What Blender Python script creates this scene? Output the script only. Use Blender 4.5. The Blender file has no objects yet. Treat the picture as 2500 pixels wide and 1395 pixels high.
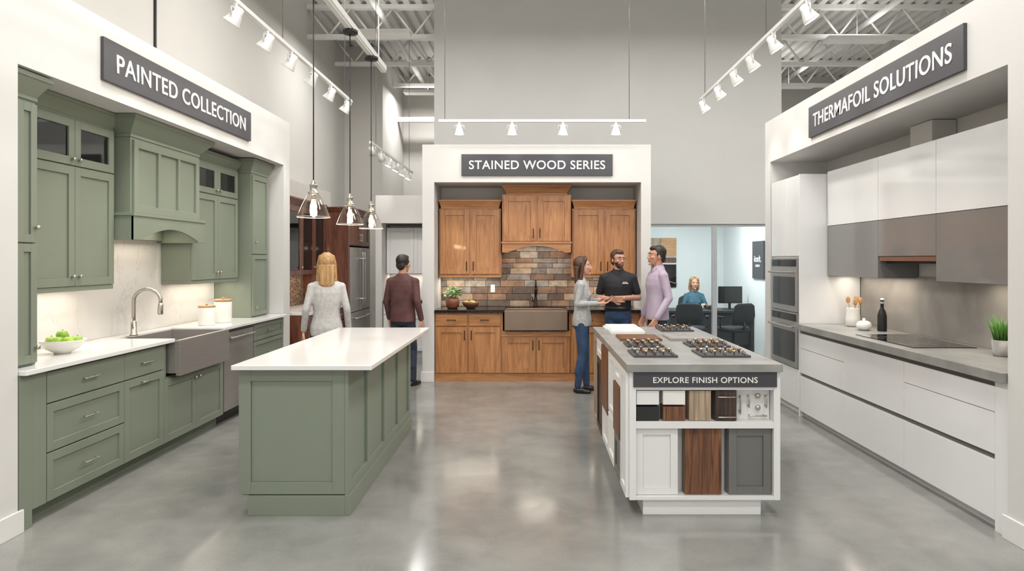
import bpy, bmesh, math, random
from mathutils import Vector, Matrix
random.seed(7)
SC=bpy.context.scene
COL=SC.collection
def lin(c):
    return tuple(((v/255)/12.92 if v/255<=0.04045 else ((v/255+0.055)/1.055)**2.4) for v in c)
# ---------------------------------------------------------------- materials
def newmat(name):
    m=bpy.data.materials.new(name); m.use_nodes=True
    nt=m.node_tree; b=nt.nodes['Principled BSDF']
    return m,nt,b
def setin(b,k,v):
    if k in b.inputs: b.inputs[k].default_value=v
def M(name,col,rough=.5,metal=0,var=.04,scale=6,stretch=(1,1,1),col2=None,lo=.35,hi=.65,bump=0,coat=0,detail=4,dist=0,spec=.5,rvar=0):
    m,nt,b=newmat(name); N=nt.nodes; L=nt.links
    c=lin(col)
    if col2: c2=lin(col2)
    else:
        c2=tuple(min(1,x*(1+var)) for x in c); c=tuple(x*(1-var) for x in c)
    tc=N.new('ShaderNodeTexCoord'); mp=N.new('ShaderNodeMapping'); mp.inputs['Scale'].default_value=stretch
    L.new(tc.outputs['Object'],mp.inputs['Vector'])
    no=N.new('ShaderNodeTexNoise'); no.inputs['Scale'].default_value=scale; no.inputs['Detail'].default_value=detail; no.inputs['Distortion'].default_value=dist
    L.new(mp.outputs['Vector'],no.inputs['Vector'])
    mr=N.new('ShaderNodeMapRange'); mr.inputs[1].default_value=lo; mr.inputs[2].default_value=hi
    L.new(no.outputs['Fac'],mr.inputs[0])
    mx=N.new('ShaderNodeMix'); mx.data_type='RGBA'
    mx.inputs[6].default_value=(*c,1); mx.inputs[7].default_value=(*c2,1)
    L.new(mr.outputs[0],mx.inputs[0]); L.new(mx.outputs[2],b.inputs['Base Color'])
    setin(b,'Roughness',rough); setin(b,'Metallic',metal); setin(b,'Coat Weight',coat); setin(b,'Coat Roughness',.05); setin(b,'Specular IOR Level',spec)
    if bump:
        bp=N.new('ShaderNodeBump'); bp.inputs['Strength'].default_value=bump; bp.inputs['Distance'].default_value=.01
        L.new(no.outputs['Fac'],bp.inputs['Height']); L.new(bp.outputs['Normal'],b.inputs['Normal'])
    return m
def Emit(name,col,s):
    m,nt,b=newmat(name); setin(b,'Base Color',(*lin(col),1)); setin(b,'Emission Color',(*lin(col),1)); setin(b,'Emission Strength',s); return m
def Glass(name,tint=(255,255,255),glossw=.03,rough=.02,edge=.5):
    m=bpy.data.materials.new(name); m.use_nodes=True; nt=m.node_tree; N=nt.nodes; L=nt.links; N.clear()
    o=N.new('ShaderNodeOutputMaterial'); t=N.new('ShaderNodeBsdfTransparent'); t.inputs[0].default_value=(*lin(tint),1)
    g=N.new('ShaderNodeBsdfGlossy'); g.inputs['Roughness'].default_value=rough
    f=N.new('ShaderNodeLayerWeight'); f.inputs[0].default_value=.35
    pw=N.new('ShaderNodeMath'); pw.operation='POWER'; pw.inputs[1].default_value=2.0
    ad=N.new('ShaderNodeMath'); ad.operation='MULTIPLY_ADD'; ad.inputs[1].default_value=edge; ad.inputs[2].default_value=glossw; ad.use_clamp=True
    mx=N.new('ShaderNodeMixShader'); L.new(f.outputs['Facing'],pw.inputs[0]); L.new(pw.outputs[0],ad.inputs[0]); L.new(ad.outputs[0],mx.inputs[0]); L.new(t.outputs[0],mx.inputs[1]); L.new(g.outputs[0],mx.inputs[2]); L.new(mx.outputs[0],o.inputs[0])
    return m
def Brick(name,axis,cols,mortar,bw,bh,ms=.004,rough=.6,bump=.6):
    m,nt,b=newmat(name); N=nt.nodes; L=nt.links
    tc=N.new('ShaderNodeTexCoord'); sp=N.new('ShaderNodeSeparateXYZ'); cb=N.new('ShaderNodeCombineXYZ')
    L.new(tc.outputs['Object'],sp.inputs[0]); L.new(sp.outputs[axis],cb.inputs[0]); L.new(sp.outputs[2],cb.inputs[1])
    br=N.new('ShaderNodeTexBrick'); L.new(cb.outputs[0],br.inputs['Vector'])
    br.inputs['Color1'].default_value=(0,0,0,1); br.inputs['Color2'].default_value=(1,1,1,1); br.inputs['Mortar'].default_value=(.5,.5,.5,1)
    br.inputs['Scale'].default_value=1; br.inputs['Brick Width'].default_value=bw; br.inputs['Row Height'].default_value=bh; br.inputs['Mortar Size'].default_value=ms; br.inputs['Bias'].default_value=0
    cr=N.new('ShaderNodeValToRGB'); e=cr.color_ramp
    for i,c in enumerate(cols):
        p=i/(len(cols)-1)
        el=e.elements[0] if i==0 else (e.elements[1] if i==len(cols)-1 else e.elements.new(p))
        el.position=p
    for i,c in enumerate(cols): e.elements[i].color=(*lin(c),1)
    L.new(br.outputs['Color'],cr.inputs[0])
    mx=N.new('ShaderNodeMix'); mx.data_type='RGBA'; L.new(br.outputs['Fac'],mx.inputs[0]); L.new(cr.outputs[0],mx.inputs[6]); mx.inputs[7].default_value=(*lin(mortar),1)
    L.new(mx.outputs[2],b.inputs['Base Color']); setin(b,'Roughness',rough)
    bp=N.new('ShaderNodeBump'); bp.invert=True; bp.inputs['Strength'].default_value=bump; bp.inputs['Distance'].default_value=.004; L.new(br.outputs['Fac'],bp.inputs['Height']); L.new(bp.outputs[0],b.inputs['Normal'])
    return m
def Marble(name,base,vein,rough=.15,scale=1.3):
    m,nt,b=newmat(name); N=nt.nodes; L=nt.links
    tc=N.new('ShaderNodeTexCoord'); no=N.new('ShaderNodeTexNoise'); no.inputs['Scale'].default_value=scale; no.inputs['Detail'].default_value=7; no.inputs['Distortion'].default_value=1.4
    L.new(tc.outputs['Object'],no.inputs['Vector'])
    s=N.new('ShaderNodeMath'); s.operation='SUBTRACT'; s.inputs[1].default_value=.5; L.new(no.outputs['Fac'],s.inputs[0])
    a=N.new('ShaderNodeMath'); a.operation='ABSOLUTE'; L.new(s.outputs[0],a.inputs[0])
    mr=N.new('ShaderNodeMapRange'); mr.inputs[1].default_value=0; mr.inputs[2].default_value=.007; L.new(a.outputs[0],mr.inputs[0])
    mx=N.new('ShaderNodeMix'); mx.data_type='RGBA'; mx.inputs[6].default_value=(*lin(vein),1); mx.inputs[7].default_value=(*lin(base),1)
    L.new(mr.outputs[0],mx.inputs[0]); L.new(mx.outputs[2],b.inputs['Base Color']); setin(b,'Roughness',rough); return m

def FloorMat():
    m,nt,b=newmat('polished_concrete'); N=nt.nodes; L=nt.links
    tc=N.new('ShaderNodeTexCoord')
    def noise(sc,det,dist=0):
        n=N.new('ShaderNodeTexNoise'); n.inputs['Scale'].default_value=sc; n.inputs['Detail'].default_value=det; n.inputs['Distortion'].default_value=dist; L.new(tc.outputs['Object'],n.inputs['Vector']); return n
    n1=noise(.8,6,.5); n2=noise(4,9,.3); n3=noise(110,2)
    cr=N.new('ShaderNodeValToRGB'); cr.color_ramp.elements[0].position=.34; cr.color_ramp.elements[1].position=.66
    cr.color_ramp.elements[0].color=(*lin((115,116,113)),1); cr.color_ramp.elements[1].color=(*lin((144,143,138)),1)
    mxf=N.new('ShaderNodeMath'); mxf.operation='MULTIPLY_ADD'; mxf.inputs[1].default_value=.45; L.new(n2.outputs['Fac'],mxf.inputs[0])
    sc=N.new('ShaderNodeMath'); sc.operation='MULTIPLY'; sc.inputs[1].default_value=.55; L.new(n1.outputs['Fac'],sc.inputs[0]); L.new(sc.outputs[0],mxf.inputs[2])
    L.new(mxf.outputs[0],cr.inputs[0])
    mr=N.new('ShaderNodeMapRange'); mr.inputs[1].default_value=.3; mr.inputs[2].default_value=.42; mr.inputs[3].default_value=.78; mr.inputs[4].default_value=1; L.new(n3.outputs['Fac'],mr.inputs[0])
    mu=N.new('ShaderNodeVectorMath'); mu.operation='SCALE'; L.new(cr.outputs[0],mu.inputs[0]); L.new(mr.outputs[0],mu.inputs['Scale']); L.new(mu.outputs[0],b.inputs['Base Color'])
    rr=N.new('ShaderNodeMapRange'); rr.inputs[1].default_value=.3; rr.inputs[2].default_value=.7; rr.inputs[3].default_value=.10; rr.inputs[4].default_value=.19; L.new(n2.outputs['Fac'],rr.inputs[0]); L.new(rr.outputs[0],b.inputs['Roughness'])
    setin(b,'Specular IOR Level',.65)
    return m
floor_m=FloorMat()
wallg=M('wall_gray_paint',(188,185,179),.85,var=.015,scale=2)
wallg2=M('wall_cool_paint',(194,193,190),.85,var=.015,scale=2)
bayw=M('bay_white_paint',(205,203,200),.7,var=.01,scale=2)
trimw=M('trim_white',(216,215,212),.45,var=.01)
deck=M('roof_deck',(205,203,198),.7,var=.03)
steelp=M('painted_steel',(222,221,218),.5,var=.02)
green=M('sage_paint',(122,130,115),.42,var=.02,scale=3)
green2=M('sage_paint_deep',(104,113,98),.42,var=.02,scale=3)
quartz=M('white_quartz',(220,219,217),.12,var=.01,scale=3)
marble=Marble('veined_quartz',(214,211,206),(200,197,191))
stain=M('stained_alder',(146,94,54),.38,col2=(188,133,84),scale=3,stretch=(7,7,.7),lo=.28,hi=.72,dist=1.2,detail=8,coat=.12)
stainh=M('stained_alder_horizontal',(146,94,54),.38,col2=(188,133,84),scale=3,stretch=(.7,7,7),lo=.28,hi=.72,dist=1.2,detail=8,coat=.12)
walnut=M('walnut',(70,42,26),.4,col2=(130,84,54),scale=3,stretch=(12,12,.6),lo=.35,hi=.65,dist=1.8,detail=8)
cherry=M('dark_cherry',(78,42,29),.35,col2=(112,64,43),scale=3,stretch=(7,7,.7),dist=1,coat=.2)
ltwood=M('light_oak',(140,120,98),.5,col2=(180,160,136),scale=4,stretch=(16,16,.6),dist=1)
espresso=M('espresso_wood',(38,27,22),.4,col2=(74,54,44),scale=4,stretch=(18,18,.6))
whgloss=M('white_gloss',(224,224,224),.1,var=.006,coat=.5)
whsat=M('white_satin',(222,222,221),.35,var=.008)
grgloss=M('gray_gloss',(122,120,118),.1,var=.01,coat=.5)
grsat=M('gray_satin',(106,106,102),.4,var=.01)
chan=M('dark_channel',(110,108,105),.35,metal=.3)
conc=M('concrete_counter',(128,127,124),.35,col2=(150,149,145),scale=5,detail=8)
concb=M('concrete_backsplash',(132,128,123),.45,col2=(160,156,150),scale=2.2,detail=8,dist=.6)
stones=[M('stone_tone',c,.75,col2=tuple(min(255,int(v*1.3)) for v in c),scale=9,detail=8,bump=.6,dist=.8) for c in ((88,76,68),(136,118,100),(112,108,104),(104,82,68),(144,130,114),(98,92,87),(122,98,80),(124,118,110),(82,72,65))]
mosaic=Brick('mosaic_tile',1,[(60,40,30),(150,120,90),(190,170,150),(100,60,45),(210,190,160)],(150,140,130),.045,.022,ms=.002,rough=.25)
granite=M('black_granite',(22,20,20),.12,col2=(70,64,60),scale=120,lo=.5,hi=.75)
ss=M('stainless_steel',(168,164,160),.3,metal=.65,var=.05,scale=3,stretch=(1,1,30))
nickel=M('brushed_nickel',(182,176,166),.28,metal=.85)
bronze=M('oil_bronze',(38,32,28),.35,metal=.8)
black=M('matte_black',(24,24,26),.45)
blackg=M('black_glass',(14,14,16),.05,var=0,coat=.5)
ovglass=M('oven_glass',(46,48,52),.08,coat=.5)
signm=M('sign_charcoal',(60,59,64),.4,var=.04,scale=2)
lett=M('letter_white',(236,234,230),.5,var=0)
pglass=Glass('pendant_glass',(246,243,238),.05,.02,.75)
cabglass=Glass('cabinet_glass',(150,156,152),.08,.03,.4)
offglass=Glass('office_glass',(246,250,250),.02,.01,.3)
lampf=Emit('lamp_face',(255,246,232),45)
led=Emit('added_fixture_face',(255,250,242),6)  # glowing face of the added ceiling fixtures
cream=M('ceramic_white',(226,224,218),.25,var=.01)
woodlid=M('bamboo',(176,128,82),.5,col2=(200,154,104),scale=6,stretch=(1,8,8))
apple=M('green_apple',(120,160,44),.3,col2=(160,190,74),scale=9)
leaf=M('leaf_green',(58,112,40),.5,col2=(110,160,70),scale=20)
leafp=M('pale_leaf',(150,172,110),.5,col2=(214,222,186),scale=20)
terra=M('copper_pot',(120,70,48),.4)
galv=M('galvanized',(170,168,164),.5,col2=(130,128,124),scale=14)
cookw=M('wood_bowl',(96,58,34),.45)
yellow=M('bread_yellow',(206,170,90),.6)
copperstrip=M('copper_strip',(150,112,90),.3,metal=.6)
brass=M('satin_brass',(196,164,110),.3,metal=.8)
skin=M('skin',(204,154,130),.5,var=.03)
skin2=M('skin_rosy',(194,142,118),.5,var=.03)
lips=M('lips',(164,92,84),.45,var=0)
eyew=M('eye_white',(216,212,206),.3,var=0); iris=M('iris',(46,34,28),.2,var=0)
h_brown=M('hair_brown',(58,38,30),.5,col2=(92,62,46),scale=10,stretch=(8,8,.6),bump=.5)
h_dark=M('hair_dark',(30,24,22),.55,col2=(50,40,34),scale=14,bump=.5)
h_blond=M('hair_blond',(142,106,68),.5,col2=(192,154,106),scale=10,stretch=(8,8,.6),bump=.5)
h_auburn=M('hair_darkbrown',(56,38,29),.6,col2=(80,56,43),scale=16,bump=.4)
c_gray=M('knit_gray',(156,156,156),.85,col2=(182,182,180),scale=50,bump=.3)
c_white=M('knit_white',(172,171,170),.85,col2=(188,187,186),scale=30,bump=.3)
c_black=M('polo_black',(22,22,26),.75,col2=(32,32,36),scale=8)
c_lilac=M('shirt_lilac',(172,155,174),.75,col2=(190,174,192),scale=5)
c_maroon=M('sweater_maroon',(80,50,50),.8,col2=(96,62,60),scale=8)
c_teal=M('blouse_teal',(44,84,102),.7,col2=(58,98,116),scale=6)
c_jean=M('denim',(36,56,84),.8,col2=(52,76,108),scale=10,bump=.2)
c_jeand=M('denim_dark',(30,36,52),.8,col2=(42,50,68),scale=10)
shoe=M('shoe_black',(20,18,18),.4)
paper=M('paper_white',(226,224,218),.6)
deskm=M('desk_charcoal',(52,54,58),.5)
screen=M('screen_dark',(18,20,24),.15)
chairm=M('chair_fabric',(42,44,48),.8)
# ---------------------------------------------------------------- mesh builder
class MB:
    def __init__(s): s.bm=bmesh.new(); s.mats=[]
    def mi(s,m):
        if m not in s.mats: s.mats.append(m)
        return s.mats.index(m)
    def poly(s,vs,fs,m,smooth=False):
        bv=[s.bm.verts.new(v) for v in vs]; k=s.mi(m)
        for f in fs:
            try:
                fc=s.bm.faces.new([bv[i] for i in f]); fc.material_index=k; fc.smooth=smooth
            except ValueError: pass
    def hexa(s,p,m): s.poly(p,[(0,1,2,3),(4,5,6,7),(0,1,5,4),(1,2,6,5),(2,3,7,6),(3,0,4,7)],m)
    def box(s,x0,x1,y0,y1,z0,z1,m):
        s.hexa([(x0,y0,z0),(x1,y0,z0),(x1,y1,z0),(x0,y1,z0),(x0,y0,z1),(x1,y0,z1),(x1,y1,z1),(x0,y1,z1)],m)
    def fb(s,F,u0,u1,v0,v1,n0,n1,m):
        s.hexa([F(u0,v0,n0),F(u1,v0,n0),F(u1,v0,n1),F(u0,v0,n1),F(u0,v1,n0),F(u1,v1,n0),F(u1,v1,n1),F(u0,v1,n1)],m)
    def frus(s,F,u0,u1,n0,n1,v0,v1,e,m,e0=0):
        s.hexa([F(u0-e0,v0,n0),F(u1+e0,v0,n0),F(u1+e0,v0,n1+e0),F(u0-e0,v0,n1+e0),F(u0-e,v1,n0),F(u1+e,v1,n0),F(u1+e,v1,n1+e),F(u0-e,v1,n1+e)],m)
    def crown(s,F,u0,u1,n0,n1,v0,v1,e,m):
        h=v1-v0
        s.fb(F,u0-.008,u1+.008,v0,v0+h*.15,n0,n1+.008,m)
        s.frus(F,u0,u1,n0,n1,v0+h*.15,v0+h*.8,e,m,.004)
        s.fb(F,u0-e-.006,u1+e+.006,v0+h*.8,v1,n0,n1+e+.006,m)
    def prism(s,F,uv,n0,n1,m):
        k=len(uv); vs=[F(u,v,n0) for u,v in uv]+[F(u,v,n1) for u,v in uv]
        s.poly(vs,[tuple(range(k)),tuple(range(2*k-1,k-1,-1))]+[(i,(i+1)%k,k+(i+1)%k,k+i) for i in range(k)],m)
    def lathe(s,prof,loc,m,axis=(0,0,1),seg=24,smooth=True,closed=True):
        A=Vector(axis).normalized(); q=Vector((0,0,1)).rotation_difference(A); loc=Vector(loc)
        vs=[];fs=[]
        for r,h in prof:
            for i in range(seg):
                a=2*math.pi*i/seg; vs.append(loc+q@Vector((r*math.cos(a),r*math.sin(a),h)))
        n=len(prof)
        for j in range(n-1):
            for i in range(seg): fs.append((j*seg+i,j*seg+(i+1)%seg,(j+1)*seg+(i+1)%seg,(j+1)*seg+i))
        if closed: fs.append(tuple(range(seg))); fs.append(tuple(range((n-1)*seg,n*seg)))
        s.poly(vs,fs,m,smooth)
    def cyl(s,loc,r,h,m,axis=(0,0,1),seg=20): s.lathe([(r,0),(r,h)],loc,m,axis,seg,smooth=False)
    def tube(s,pts,r,m,seg=10,smooth=True):
        P=[Vector(p) for p in pts]; n=len(P); R=r if isinstance(r,(list,tuple)) else [r]*n
        vs=[];fs=[]; prev=None
        for i,p in enumerate(P):
            t=(P[min(i+1,n-1)]-P[max(i-1,0)]).normalized()
            if prev is None:
                a=Vector((0,0,1)) if abs(t.z)<.9 else Vector((1,0,0)); x=t.cross(a).normalized()
            else: x=(prev-t*prev.dot(t)).normalized()
            prev=x; y=t.cross(x)
            for k in range(seg):
                a=2*math.pi*k/seg; vs.append(p+(x*math.cos(a)+y*math.sin(a))*R[i])
        for j in range(n-1):
            for k in range(seg): fs.append((j*seg+k,j*seg+(k+1)%seg,(j+1)*seg+(k+1)%seg,(j+1)*seg+k))
        fs.append(tuple(range(seg))); fs.append(tuple(range((n-1)*seg,n*seg)))
        s.poly(vs,fs,m,smooth)
    def ell(s,c,r,m,seg=16,rings=10,rot=None):
        c=Vector(c); R=r if isinstance(r,(list,tuple)) else (r,r,r); vs=[];fs=[]
        f=(lambda v:c+(rot@v)) if rot else (lambda v:c+v)
        vs.append(f(Vector((0,0,R[2]))))
        for j in range(1,rings):
            t=math.pi*j/rings
            for i in range(seg):
                a=2*math.pi*i/seg; vs.append(f(Vector((R[0]*math.sin(t)*math.cos(a),R[1]*math.sin(t)*math.sin(a),R[2]*math.cos(t)))))
        vs.append(f(Vector((0,0,-R[2])))); e=len(vs)-1
        for i in range(seg): fs.append((0,1+i,1+(i+1)%seg)); fs.append((e,e-seg+(i+1)%seg,e-seg+i))
        for j in range(rings-2):
            for i in range(seg): fs.append((1+j*seg+i,1+(j+1)*seg+i,1+(j+1)*seg+(i+1)%seg,1+j*seg+(i+1)%seg))
        s.poly(vs,fs,m,True)
    def cap(s,a,b,ra,rb,m=None):
        s.tube([a,b],[ra,rb],m,14); s.ell(a,ra,m,14,8); s.ell(b,rb,m,14,8)
    def rings(s,secs,m,seg=24,p=2.3):
        vs=[];fs=[]
        for cx,cy,z,rx,ry in secs:
            for i in range(seg):
                a=2*math.pi*i/seg; c,sn=math.cos(a),math.sin(a)
                vs.append((cx+rx*math.copysign(abs(c)**(2/p),c),cy+ry*math.copysign(abs(sn)**(2/p),sn),z))
        n=len(secs)
        for j in range(n-1):
            for i in range(seg): fs.append((j*seg+i,j*seg+(i+1)%seg,(j+1)*seg+(i+1)%seg,(j+1)*seg+i))
        fs.append(tuple(range(seg))); fs.append(tuple(range((n-1)*seg,n*seg)))
        s.poly(vs,fs,m,True)
    def addmesh(s,me,mf,mat=None):
        vs=[(mat@v.co if mat else v.co.copy()) for v in me.vertices]
        bv=[s.bm.verts.new(v) for v in vs]
        for p in me.polygons:
            m=mf(p.center) if callable(mf) else mf
            fc=s.bm.faces.new([bv[i] for i in p.vertices]); fc.material_index=s.mi(m); fc.smooth=True
    def tomesh(s,name='tmp'):
        bmesh.ops.recalc_face_normals(s.bm,faces=s.bm.faces[:])
        me=bpy.data.meshes.new(name); s.bm.to_mesh(me); s.bm.free()
        return me
    def finish(s,name,bevel=0,seg=2,loc=None,rotz=0):
        bmesh.ops.recalc_face_normals(s.bm,faces=s.bm.faces[:])
        vs=s.bm.verts
        if loc is None:
            xs=[v.co.x for v in vs]; ys=[v.co.y for v in vs]; zs=[v.co.z for v in vs]
            o=Vector(((min(xs)+max(xs))/2,(min(ys)+max(ys))/2,min(zs)))
            for v in vs: v.co-=o
        else: o=Vector(loc)
        me=bpy.data.meshes.new(name); s.bm.to_mesh(me); s.bm.free()
        for m in s.mats: me.materials.append(m)
        ob=bpy.data.objects.new(name,me); ob.location=o; ob.rotation_euler=(0,0,rotz); COL.objects.link(ob)
        if bevel:
            b=ob.modifiers.new('bevel','BEVEL'); b.width=bevel; b.segments=seg; b.limit_method='ANGLE'; b.angle_limit=math.radians(50)
        return ob
def FL(X0): return lambda u,v,n:(X0+n,u,v)
def FR(X0): return lambda u,v,n:(X0-n,u,v)
def FC(Y0): return lambda u,v,n:(u,Y0-n,v)
def shaker(mb,F,u0,u1,v0,v1,m,w=.06,t=.02,n0=0,g=.002,pm=None,gl=False,rec=.012):
    u0+=g;u1-=g;v0+=g;v1-=g
    mb.fb(F,u0,u0+w,v0,v1,n0,n0+t,m); mb.fb(F,u1-w,u1,v0,v1,n0,n0+t,m)
    mb.fb(F,u0+w,u1-w,v0,v0+w,n0,n0+t,m); mb.fb(F,u0+w,u1-w,v1-w,v1,n0,n0+t,m)
    if gl: mb.fb(F,u0+w,u1-w,v0+w,v1-w,n0+.004,n0+.008,pm or cabglass)
    else: mb.fb(F,u0+w,u1-w,v0+w,v1-w,n0,n0+t-rec,pm or m)
def slab(mb,F,u0,u1,v0,v1,m,t=.02,n0=0,g=.002): mb.fb(F,u0+g,u1-g,v0+g,v1-g,n0,n0+t,m)
def hollow(mb,F,u0,u1,v0,v1,n0,n1,m,t=.018,shelf=False):
    mb.fb(F,u0,u1,v0,v1,n0,n0+t,m); mb.fb(F,u0,u0+t,v0,v1,n0+t,n1,m); mb.fb(F,u1-t,u1,v0,v1,n0+t,n1,m)
    mb.fb(F,u0+t,u1-t,v0,v0+t,n0+t,n1,m); mb.fb(F,u0+t,u1-t,v1-t,v1,n0+t,n1,m)
    if shelf: mb.fb(F,u0+t,u1-t,(v0+v1)/2,(v0+v1)/2+.01,n0+t,n1-.02,m)
def knob(mb,F,u,v,n,m,r=.015):
    p=Vector(F(u,v,n)); q=Vector(F(u,v,n+1))-p
    mb.lathe([(.007,0),(.006,.012),(r*.9,.016),(r,.022),(r*.8,.028),(r*.3,.03)],p,m,q,14)
def pull(mb,F,u,v,n,L,m,vert=False,r=.005,off=.03):
    du,dv=(0,L/2) if vert else (L/2,0)
    mb.tube([F(u-du,v-dv,n+off*.85),F(u-du*.8,v-dv*.8,n+off),F(u+du*.8,v+dv*.8,n+off),F(u+du,v+dv,n+off*.85)],r,m,8)
    for k in(-.75,.75): mb.tube([F(u+du*k,v+dv*k,n),F(u+du*k,v+dv*k,n+off)],r*1.1,m,8)
def text(body,loc,rot,w,h,m,parent,name='lettering',bold=.008,ext=.002):
    cu=bpy.data.curves.new(name,'FONT'); cu.body=body; cu.align_x='CENTER'; cu.align_y='CENTER'; cu.offset=bold; cu.extrude=.01; cu.space_character=1.06
    cu.materials.append(m); ob=bpy.data.objects.new(name,cu); COL.objects.link(ob)
    bpy.context.view_layer.update(); d=ob.dimensions
    ob.scale=(w/d.x,h/d.y,ext/.01); ob.rotation_euler=rot; ob.location=loc
    bb=[Vector(b) for b in ob.bound_box]; cy=(min(b.y for b in bb)+max(b.y for b in bb))/2; cx=(min(b.x for b in bb)+max(b.x for b in bb))/2
    R=ob.rotation_euler.to_matrix(); ob.location=Vector(loc)-R@Vector((cx*ob.scale.x,cy*ob.scale.y,0))
    bpy.context.view_layer.update()
    if parent: 
        ob.parent=parent; ob.matrix_parent_inverse=parent.matrix_world.inverted()
    return ob
H90=math.pi/2
def area(name,loc,sx,sy,p,col=(1,.97,.93),rot=(0,0,0),parent=None):
    l=bpy.data.lights.new(name,'AREA'); l.shape='RECTANGLE'; l.size=sx; l.size_y=sy; l.energy=p; l.color=col
    o=bpy.data.objects.new(name,l); o.location=loc; o.rotation_euler=rot; COL.objects.link(o)
    if parent:
        bpy.context.view_layer.update(); o.parent=parent; o.matrix_parent_inverse=parent.matrix_world.inverted()
    return o
def spot(loc,aim,p,ang=50,blend=.7,col=(1,.93,.84),size=.03,parent=None):
    l=bpy.data.lights.new('spot_beam','SPOT'); l.energy=p; l.spot_size=math.radians(ang); l.spot_blend=blend; l.color=col; l.shadow_soft_size=size
    o=bpy.data.objects.new('spot_beam',l); o.location=loc; o.rotation_euler=Vector(aim).to_track_quat('-Z','Y').to_euler(); COL.objects.link(o)
    if parent:
        bpy.context.view_layer.update(); o.parent=parent; o.matrix_parent_inverse=parent.matrix_world.inverted()
    return o
# ---------------------------------------------------------------- room shell
CZ=5.8
b=MB(); b.box(-3.9,7.6,-5,15.2,-.1,0,floor_m); b.finish('floor')
b=MB(); b.box(-3.9,-3.7,-5,12.9,0,CZ,wallg); b.finish('wall_left')
b=MB(); b.box(-3.9,-2.95,12.9,13.1,0,CZ,wallg); b.box(-3.1,-2.95,13.1,15,0,CZ,wallg); b.finish('wall_left_return')
b=MB(); b.box(-3.1,7.6,15,15.2,0,CZ,wallg); b.finish('wall_far')
b=MB(); b.box(7.5,7.7,-5,15,0,CZ,wallg2); b.finish('wall_right')
b=MB(); b.box(-3.9,7.7,-5.2,-5,0,CZ,wallg); b.finish('wall_front')
b=MB(); b.box(-1.5,1.65,10,10.2,0,CZ,wallg2); b.box(1.65,3.8,10,10.2,2.15,CZ,wallg2); b.finish('wall_back')
b=MB(); x=-3.9; vs=[];fs=[]
prof=[]
while x<7.7:
    prof+= [(x,CZ),(x+.09,CZ),(x+.11,CZ+.06),(x+.17,CZ+.06),(x+.19,CZ)]; x+=.2
for px,pz in prof: vs+= [(px,-5,pz),(px,15.2,pz)]
for i in range(len(prof)-1): fs.append((2*i,2*i+1,2*i+3,2*i+2))
b.poly(vs,fs,deck); b.box(-3.9,7.7,-5,15.2,CZ+.08,CZ+.12,deck); b.finish('ceiling')
for yy in (1.5,4.5,7.5,10.8,12.3,13.8):
    b=MB()
    b.box(-3.7,7.5,yy-.05,yy+.05,CZ-.07,CZ,steelp); b.box(-3.7,7.5,yy-.04,yy+.04,CZ-.56,CZ-.49,steelp)
    x=-3.7;k=0
    while x<7.4:
        a,c=(CZ-.5,CZ-.05) if k%2 else (CZ-.05,CZ-.5)
        b.tube([(x,yy,a),(x+.35,yy,c)],.018,steelp,6); x+=.35;k+=1
    b.finish('roof_truss')
for xx in (-2.4,5.5):
    b=MB(); b.tube([(xx,-5,CZ-.3),(xx,15,CZ-.3)],.05,steelp,10); b.finish('ceiling_pipe')
b=MB(); b.box(-2.95,-1.5,14.3,14.4,4.62,4.72,steelp); b.finish('trim_1')
b=MB(); b.box(-3.7,-3.68,6.4,6.42,3.3,CZ,black); b.finish('trim_2')
# ---------------------------------------------------------------- bays
b=MB()
b.box(-3.69,-3.0,1.0,3.82,0,3.29,bayw); b.box(-3.69,-3.0,7.9,8.1,0,3.29,bayw); b.box(-3.69,-3.0,3.82,7.9,2.745,3.29,bayw); b.box(-3.69,-3.6,3.82,7.9,0,2.745,bayw)
b.finish('wall_left_alcove')
b=MB(); b.box(-3.0,-2.985,1.0,3.85,0,.135,trimw); b.finish('baseboard_left',.003)
b=MB()
b.box(2.72,3.46,1.0,3.75,0,3.2,bayw); b.box(2.72,3.46,7.5,7.66,0,3.2,bayw); b.box(2.72,3.46,3.75,7.5,2.72,3.2,bayw); b.box(3.37,3.46,3.75,7.5,0,2.72,bayw)
b.finish('wall_right_alcove')
b=MB(); b.box(2.705,2.72,1.0,3.78,0,.135,trimw); b.finish('baseboard_right',.003)
b=MB()
b.box(-1.446,-1.29,8.6,9.4,0,3.116,bayw); b.box(1.425,1.554,8.6,9.4,0,3.116,bayw); b.box(-1.29,1.425,8.6,9.4,2.62,3.116,bayw); b.box(-1.29,1.425,9.28,9.4,0,2.62,bayw)
b.finish('wall_center_alcove')
b=MB(); b.box(-1.465,-1.29,8.585,8.6,0,.13,trimw); b.box(-1.465,-1.446,8.6,9.4,0,.13,trimw); b.finish('baseboard_center',.003)
# ---------------------------------------------------------------- signs
def sign(F,u0,u1,v0,v1,txt,rot,cw,ch,du=0,dv=0):
    b=MB(); b.fb(F,u0,u1,v0,v1,0,.025,signm); o=b.finish('wall_sign',.002)
    bpy.context.view_layer.update()
    text(txt,F((u0+u1)/2+du,(v0+v1)/2+dv,.027),rot,cw,ch,lett,o)
sign(FL(-3.0),4.55,6.93,2.855,3.155,'PAINTED COLLECTION',(H90,0,H90),2.10,.135)
sign(FR(2.72),4.1,6.4,2.79,3.085,'THERMAFOIL SOLUTIONS',(H90,0,-H90),2.08,.13)
sign(FC(8.6),-.93,1.05,2.705,2.985,'STAINED WOOD SERIES',(H90,0,0),1.78,.115)
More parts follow.
